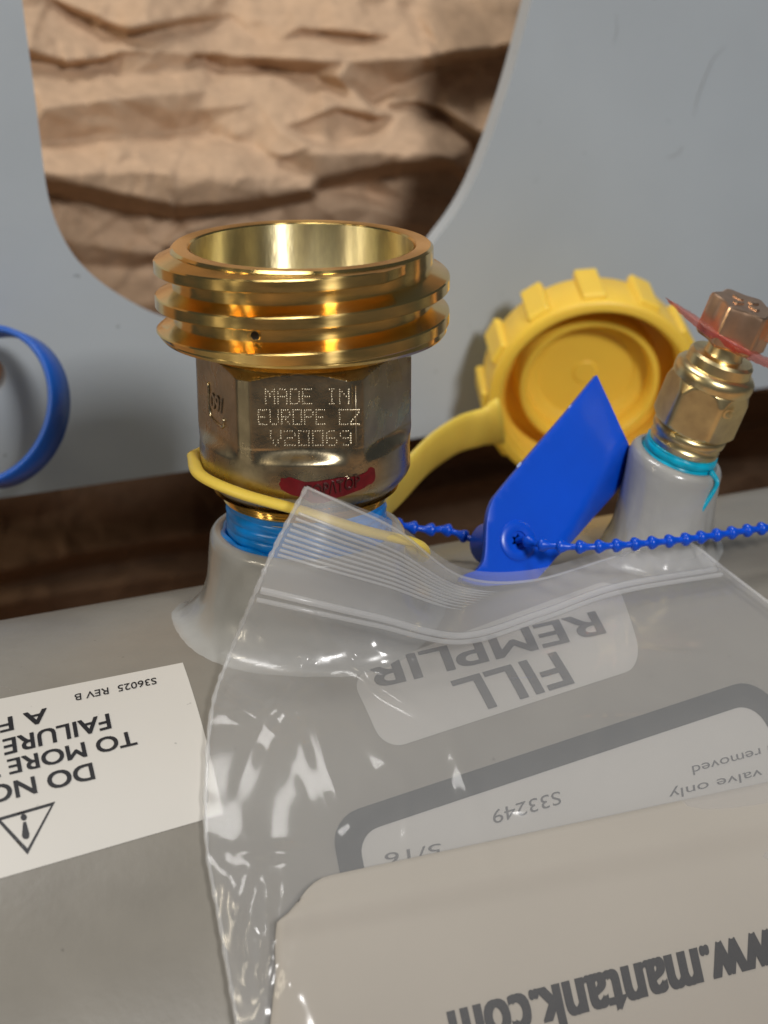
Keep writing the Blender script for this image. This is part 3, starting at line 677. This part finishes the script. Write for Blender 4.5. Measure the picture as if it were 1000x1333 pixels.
# red film round its neck
RF = [[(866, 387, 284), (892, 402, 283), (920, 419, 280), (952, 438, 278.5), (985, 458, 279), (1012, 472, 281), (1040, 488, 283)],
      [(868, 389, 283), (893, 406, 279), (920, 425, 276), (952, 445, 275), (985, 463, 276), (1010, 476, 279), (1040, 491, 282)],
      [(870, 393, 284), (897, 418, 279), (926, 442, 277), (956, 460, 277), (985, 473, 278), (1009, 483, 280), (1040, 497, 283)]]
S = sheet2([[at(*p) for p in r] for r in RF], 16, 60); S += rng.normal(0, 0.05, S.shape)
rfilm = obj('red_film_strip', S.reshape(-1, 3), gridf(16, 60), M['red'], None, True); tag(rfilm, 'red translucent plastic film strip across the neck of the small brass valve', 'plastic film')

# ------------------------------------------------------------------ blue security seal
def tag_t(px, py):
    d = 281 + (px - 672) * 0.062 - (py - 700) * 0.016
    s = (px - 790) * 0.86 + (py - 610) * 0.5                # right-hand corner bends back
    if s > 0: d += s * 0.26
    s2 = (615 - px) + (py - 735) * 0.4
    if s2 > 0: d -= 0.05 * s2
    return d
seal = thing('security_seal', 'blue plastic pull tight security seal with pointed tag and beaded tail', 'security seal', tuple(at(672, 740, 280)))
ol = crom([(775, 490), (788, 517), (806, 557), (821, 592), (822, 606), (818, 617), (795, 643), (762, 680), (728, 719), (703, 748), (690, 757), (660, 761), (625, 763), (604, 758), (599, 753), (606, 747), (618, 743), (627, 732), (630, 716), (631, 695), (633, 672), (638, 655), (648, 640), (690, 590), (735, 538)], 80)
ol = [(775, 489)] + [tuple(p) for p in ol[2:]]
hp_ = [(672 + (9 if k % 2 else 5) * math.cos(2 * math.pi * k / 12), 704 + (10 if k % 2 else 5) * math.sin(2 * math.pi * k / 12)) for k in range(12)]
v, t = tri2d(ol, [hp_], step=9)
tg = obj('tag', [at(x, y, tag_t(x, y)) for x, y in v], t, M['blue'], seal, True)
solid(tg, 1.2, 0.0); bevel(tg, 0.25, 2)
for q, (x, y, r1, r2) in enumerate(((676, 605, 4.5, 1.8), (742, 529, 3, 0.9), (650, 642, 3, 1.0), (640, 752, 5, 2.5))):
    an = -0.86; po = [(x + r1 * math.cos(a) * math.cos(an) - r2 * math.sin(a) * math.sin(an), y + r1 * math.cos(a) * math.sin(an) + r2 * math.sin(a) * math.cos(an)) for a in np.linspace(0, 2 * math.pi, 11)[:-1] + rng.uniform(-.2, .2, 10)]
    obj('scuff', [at(px, py, tag_t(px, py) - 0.66) for px, py in po], [tuple(range(10))], M['scuff'], seal, True)
tn = np.cross(at(700, 704, tag_t(700, 704)) - at(640, 704, tag_t(640, 704)), at(672, 670, tag_t(672, 670)) - at(672, 730, tag_t(672, 730))); tn /= np.linalg.norm(tn)
if tn @ WV > 0: tn = -tn
hO = at(672, 704, tag_t(672, 704)); lf = frame(hO, tn)
lathe('lock_rim', [(1.5, 0.5), (1.6, 0.9), (2.2, 1.0), (3.1, 0.95), (3.4, 0.75), (3.45, 0.4)], M['blue'], seal, lf, 48, 40)
lkA = -(cam_dir(0.55, 0.10, 0.80)); lkf = frame(hO + lkA * 0.4, lkA)
lathe('lock_housing', [(3.0, 0.2), (3.6, 0.6), (3.7, 1.5), (3.7, 7.2), (3.3, 8.0), (0.05, 8.2)], M['blue'], seal, lkf, 48, 40)
chain_r = crom([hO - tn * -0.4, hO + tn * 2.0 + RV * 0.4, at(705, 709, 276), at(760, 712, 274.5), at(830, 708, 276), at(900, 701, 279), at(1000, 687, 285), at(1110, 676, 292)], 400)
lk_end = np.array(lkf((0, 0, 8.0)))
chain_l = crom([lk_end, at(585, 691, 290), at(555, 689, 289), at(525, 684, 288), at(490, 675, 284), at(470, 668, 279)], 200)
bead_me = None
def chain(name, pts_, gap):
    global bead_me
    v, f = tube(pts_, 0.55, 8); c = obj(name, v, f, M['blue'], seal)
    L = np.concatenate([[0], np.cumsum(np.linalg.norm(np.diff(pts_, axis=0), axis=1))])
    if bead_me is None:
        pr = [(0.5, -1.25), (0.62, -0.6), (1.02, 0.1), (1.18, 0.5), (1.1, 0.85), (0.7, 1.15), (0.5, 1.25)]; vs = []
        for r, z in pr:
            for k in range(14): a = 2 * math.pi * k / 14; vs.append((r * math.cos(a), r * math.sin(a), z))
        bead_me = bpy.data.meshes.new('bead'); bead_me.from_pydata([tuple(q * MM for q in p) for p in vs], [], gridf(len(pr), 14, True)); bead_me.materials.append(M['blue'])
        for p in bead_me.polygons: p.use_smooth = True
    s = gap
    while s < L[-1] - 1:
        i = int(np.searchsorted(L, s)); d = pts_[min(i + 2, len(pts_) - 1)] - pts_[max(i - 2, 0)]; p = pts_[i]
        b = bpy.data.objects.new('bead', bead_me); COL.objects.link(b); b.parent = c
        b.matrix_basis = Matrix.Translation(Vector(p * MM) ) @ Vector(-d).to_track_quat('Z', 'Y').to_matrix().to_4x4()
        b.matrix_parent_inverse = Matrix.Identity(4); b.parent = c
        s += 3.05
    return c
for c in (chain('beaded_tail', chain_r, 3.6), chain('beaded_tail', chain_l, 1.5)):
    for b in c.children: b.matrix_parent_inverse = Matrix.Translation(-seal.location) @ Matrix.Translation(seal.location)

# ------------------------------------------------------------------ blue strap loop at the left
rO = at(-10, 530, 338); rA = cam_dir(-0.36, 0.12, 0.92)
bf = frame(rO, rA)
lp = lathe('blue_strap_loop', [(14.9, 3.2), (14.9, -3.2), (15.1, -3.4), (15.9, -3.4), (16.1, -3.2), (16.1, 3.2), (15.9, 3.4), (15.1, 3.4)], M['ring'], None, bf, 128, 50, closed=True)
tag(lp, 'round blue plastic strap loop cut off by the left edge, beside the guard plate', 'strap')

# ------------------------------------------------------------------ leaflet inside the bag
def pap_off(px, py):
    e = max(0, (430 - px) / 90.0); return 2.6 - 0.6 * min(e, 1) ** 2
def pap(px, py, up=0.0): return on_tank(px, py, pap_off(px, py) + up)
PC = []
NJ, NI = 44, 70
def pap_uv(i, j):                  # i 0..1 left to right, j 0..1 top to bottom
    tlx, tly = 372, 1152; trx, try_ = 1190, 978
    blx, bly = 334, 1500; brx, bry = 1240, 1400
    x = (tlx * (1 - i) + trx * i) * (1 - j) + (blx * (1 - i) + brx * i) * j
    y = (tly * (1 - i) + try_ * i) * (1 - j) + (bly * (1 - i) + bry * i) * j
    c = max(0, 1 - i / 0.07) ** 2 * max(0, 1 - j / 0.14) ** 1.0   # turned corner
    x -= 6 * math.sin(min(j * 3, 1) * math.pi) * max(0, 1 - i / 0.1); y += 34 * c; x += 10 * c
    return x, y
vs = []
for j in np.linspace(0, 1, NJ):
    for i in np.linspace(0, 1, NI):
        x, y = pap_uv(i, j); fold = 0.9 * max(0, 1 - abs(j - 0.125) / 0.09); vs.append(pap(x, y, fold))
leaf = thing('folded_leaflet', 'off white folded leaflet with bold web address seen through the plastic bag', 'leaflet', tuple(pap(700, 1200)))
lo = obj('sheet', vs, gridf(NJ, NI), M['paper'], leaf, True); solid(lo, 0.25, 0.0)
def pp_place(x, y, l):
    P0, P1, Q0 = np.array((1052, 1197.0)), np.array((584, 1318.0)), np.array((1067, 1266.0))
    q = P0 + (P1 - P0) * x + (Q0 - P0) * y; return pap(q[0], q[1], 0.22 + l)
text_on('lettering', 'www.mantank.com', M['ink'], leaf, pp_place, 0.046, cap=0.73, spacing=1.02, vb=0.3)

# ------------------------------------------------------------------ zip bag
bag = thing('zip_bag', 'clear plastic zip bag lying over the tank in front of the large valve', 'plastic bag', tuple(on_tank(600, 1000, 4)))
def bp(px, py, off): return on_tank(px, py, off)
def D(px, py, t): return at(px, py, t)
front = [
 [D(399, 634, 241), D(460, 662, 243), D(520, 692, 248), D(600, 750, 262), D(690, 756, 270), D(790, 728, 280), D(886, 699, 287)],
 [D(360, 708, 241), D(430, 730, 242), D(510, 754, 248), D(600, 786, 258), D(692, 782, 265), D(795, 750, 276), D(912, 716, 286)],
 [D(332, 772, 242), D(410, 790, 243), D(490, 808, 247), D(600, 831, 255), D(702, 802, 264), D(805, 766, 274), D(945, 742, 283)],
 [bp(300, 850, 7), bp(395, 862, 9), bp(490, 875, 9), bp(610, 885, 8), bp(730, 860, 7), bp(840, 835, 6), bp(1010, 792, 5)],
 [bp(275, 930, 3), bp(390, 945, 7), bp(490, 955, 8), bp(620, 960, 8), bp(750, 935, 7), bp(880, 910, 6), bp(1080, 850, 5)],
 [bp(268, 1080, 2), bp(380, 1085, 6), bp(500, 1080, 7), bp(640, 1060, 7), bp(790, 1030, 7), bp(930, 1000, 7), bp(1150, 940, 6)],
 [bp(288, 1210, 2), bp(390, 1215, 7), bp(510, 1205, 6.5), bp(660, 1180, 6.5), bp(820, 1150, 6.5), bp(970, 1120, 6.5), bp(1200, 1060, 6)],
 [bp(312, 1350, 2), bp(405, 1345, 7), bp(530, 1335, 6.5), bp(690, 1320, 6.5), bp(850, 1300, 6.5), bp(1000, 1270, 6.5), bp(1240, 1210, 6)],
 [bp(332, 1480, 2), bp(420, 1480, 7), bp(550, 1470, 6.5), bp(700, 1460, 6.5), bp(880, 1440, 6.5), bp(1030, 1410, 6.5), bp(1280, 1360, 6)]]
NR, NC = 241, 181
S = sheet2(front, NR, NC)
ii, jj = np.meshgrid(np.linspace(0, 6, NC), np.linspace(0, 8, NR))
wr = np.zeros_like(ii)
for k in range(9):
    g = rng.uniform(0, math.pi); lam = rng.uniform(0.6, 1.8)
    s = (ii * math.cos(g) + jj * math.sin(g) + 0.5 * vnoise(ii, jj, 60 + k)) / lam + rng.uniform()
    wr += np.abs((s % 1) - 0.5) * 2 * np.clip(vnoise(ii * 0.9 + k, jj * 0.9, 80 + k) * 2.4 - 1.3, 0, 1) * lam * 0.75
wr = blur(wr, 2) * np.clip((jj - 2) / 0.6, 0, 1) * (1 - 0.93 * np.clip((jj - 4.6) / 0.8, 0, 1) * np.clip((ii - 0.8) / 0.5, 0, 1))
# crumple by the left seam
cx = np.exp(-(((ii - 0.55) / 0.32) ** 2 + ((jj - 6.0) / 0.55) ** 2))
wr += blur(1.6 * cx * np.abs(((ii * 2.9 + jj * 1.3 + 0.3 * vnoise(ii * 3, jj * 3, 5)) % 1) - 0.5) * 2 + 0.9 * cx * np.abs(((ii * 3.1 - jj * 2.1) % 1) - 0.5), 1)
for k in range(26):                 # fine sharp creases between the zip and the leaflet
    g = rng.uniform(0, math.pi); x0, y0 = rng.uniform(0.2, 5.6), rng.uniform(2.4, 5.2); ln = rng.uniform(0.3, 0.9)
    a_ = (ii - x0) * math.cos(g) + (jj - y0) * math.sin(g); b_ = -(ii - x0) * math.sin(g) + (jj - y0) * math.cos(g)
    wr += rng.uniform(0.3, 0.9) * np.clip(1 - np.abs(b_) / rng.uniform(0.07, 0.2), 0, 1) * np.exp(-(a_ / ln) ** 2)
toCam = (CAM - S); toCam /= np.linalg.norm(toCam, axis=2, keepdims=True)
SF = S + toCam * wr[..., None]
rz = int(round((NR - 1) * 2 / 8)) 
obj('front_film', SF[rz:].reshape(-1, 3), gridf(NR - rz, NC), M['film'], bag, True)
lip = S[:rz + 1].copy()
obj('front_lip', lip.reshape(-1, 3), gridf(rz + 1, NC), M['strip'], bag, True)
# back film, close to the tank
SB = S.copy()
back = [[D(399, 634, 241.6), D(460, 657, 244), D(520, 684, 250), D(600, 738, 270), D(690, 742, 277), D(790, 716, 287), D(880, 690, 292)]] + \
       [[D(360, 708, 242), D(430, 726, 244.5), D(510, 748, 252), D(600, 776, 268), D(692, 770, 274), D(795, 740, 283), D(906, 708, 291)]] + \
       [[D(332, 772, 243), D(410, 790, 246), D(490, 808, 252), D(600, 831, 262), D(702, 802, 270), D(805, 766, 279), D(945, 742, 286.5)]] + \
       [[p - toc for p, toc in zip(r, [(CAM - q) / np.linalg.norm(CAM - q) * o_ for q, o_ in zip(r, ([1.4, 5, 5, 5, 5, 4, 3]))])] for r in front[3:]]
S2 = sheet2(back, 121, 91)
obj('back_film', S2.reshape(-1, 3), gridf(121, 91), M['backfilm'], bag, True)
# zip track and the ribs of the lip
def row_at(q): 
    f = q / 8 * (NR - 1); i = min(int(f), NR - 2); return S[i] * (1 - (f - i)) + S[i + 1] * (f - i)
for q, r in ((1.93, 0.55), (2.10, 0.4)):
    P = row_at(q)[2:-2]; P = P + (CAM - P) / np.linalg.norm(CAM - P, axis=1, keepdims=True) * 0.25
    v, f = tube(P, r, 8, flat=1.0); obj('zip_track', v, f, M['zip'], bag)
for k in range(9):
    P = row_at(0.42 + 0.095 * k)[3:108 - 2 * k]; P = P + (CAM - P) / np.linalg.norm(CAM - P, axis=1, keepdims=True) * 0.1
    v, f = tube(P, [0.24 * min(1, (len(P) - 1 - i) / 12) + 0.01 for i in range(len(P))], 6); obj('lip_rib', v, f, M['zip'], bag)
v, f = tube(S[:, 0], [0.32 + 0.12 * math.sin(i * 0.9) * math.sin(i * 0.23) for i in range(NR)], 8); obj('side_seam', v, f, M['zip'], bag)
v, f = tube(S[:, -1], 0.3, 8); obj('side_seam', v, f, M['zip'], bag)
v, f = tube(S[0], 0.22, 8); obj('opening_edge', v, f, M['zip'], bag)
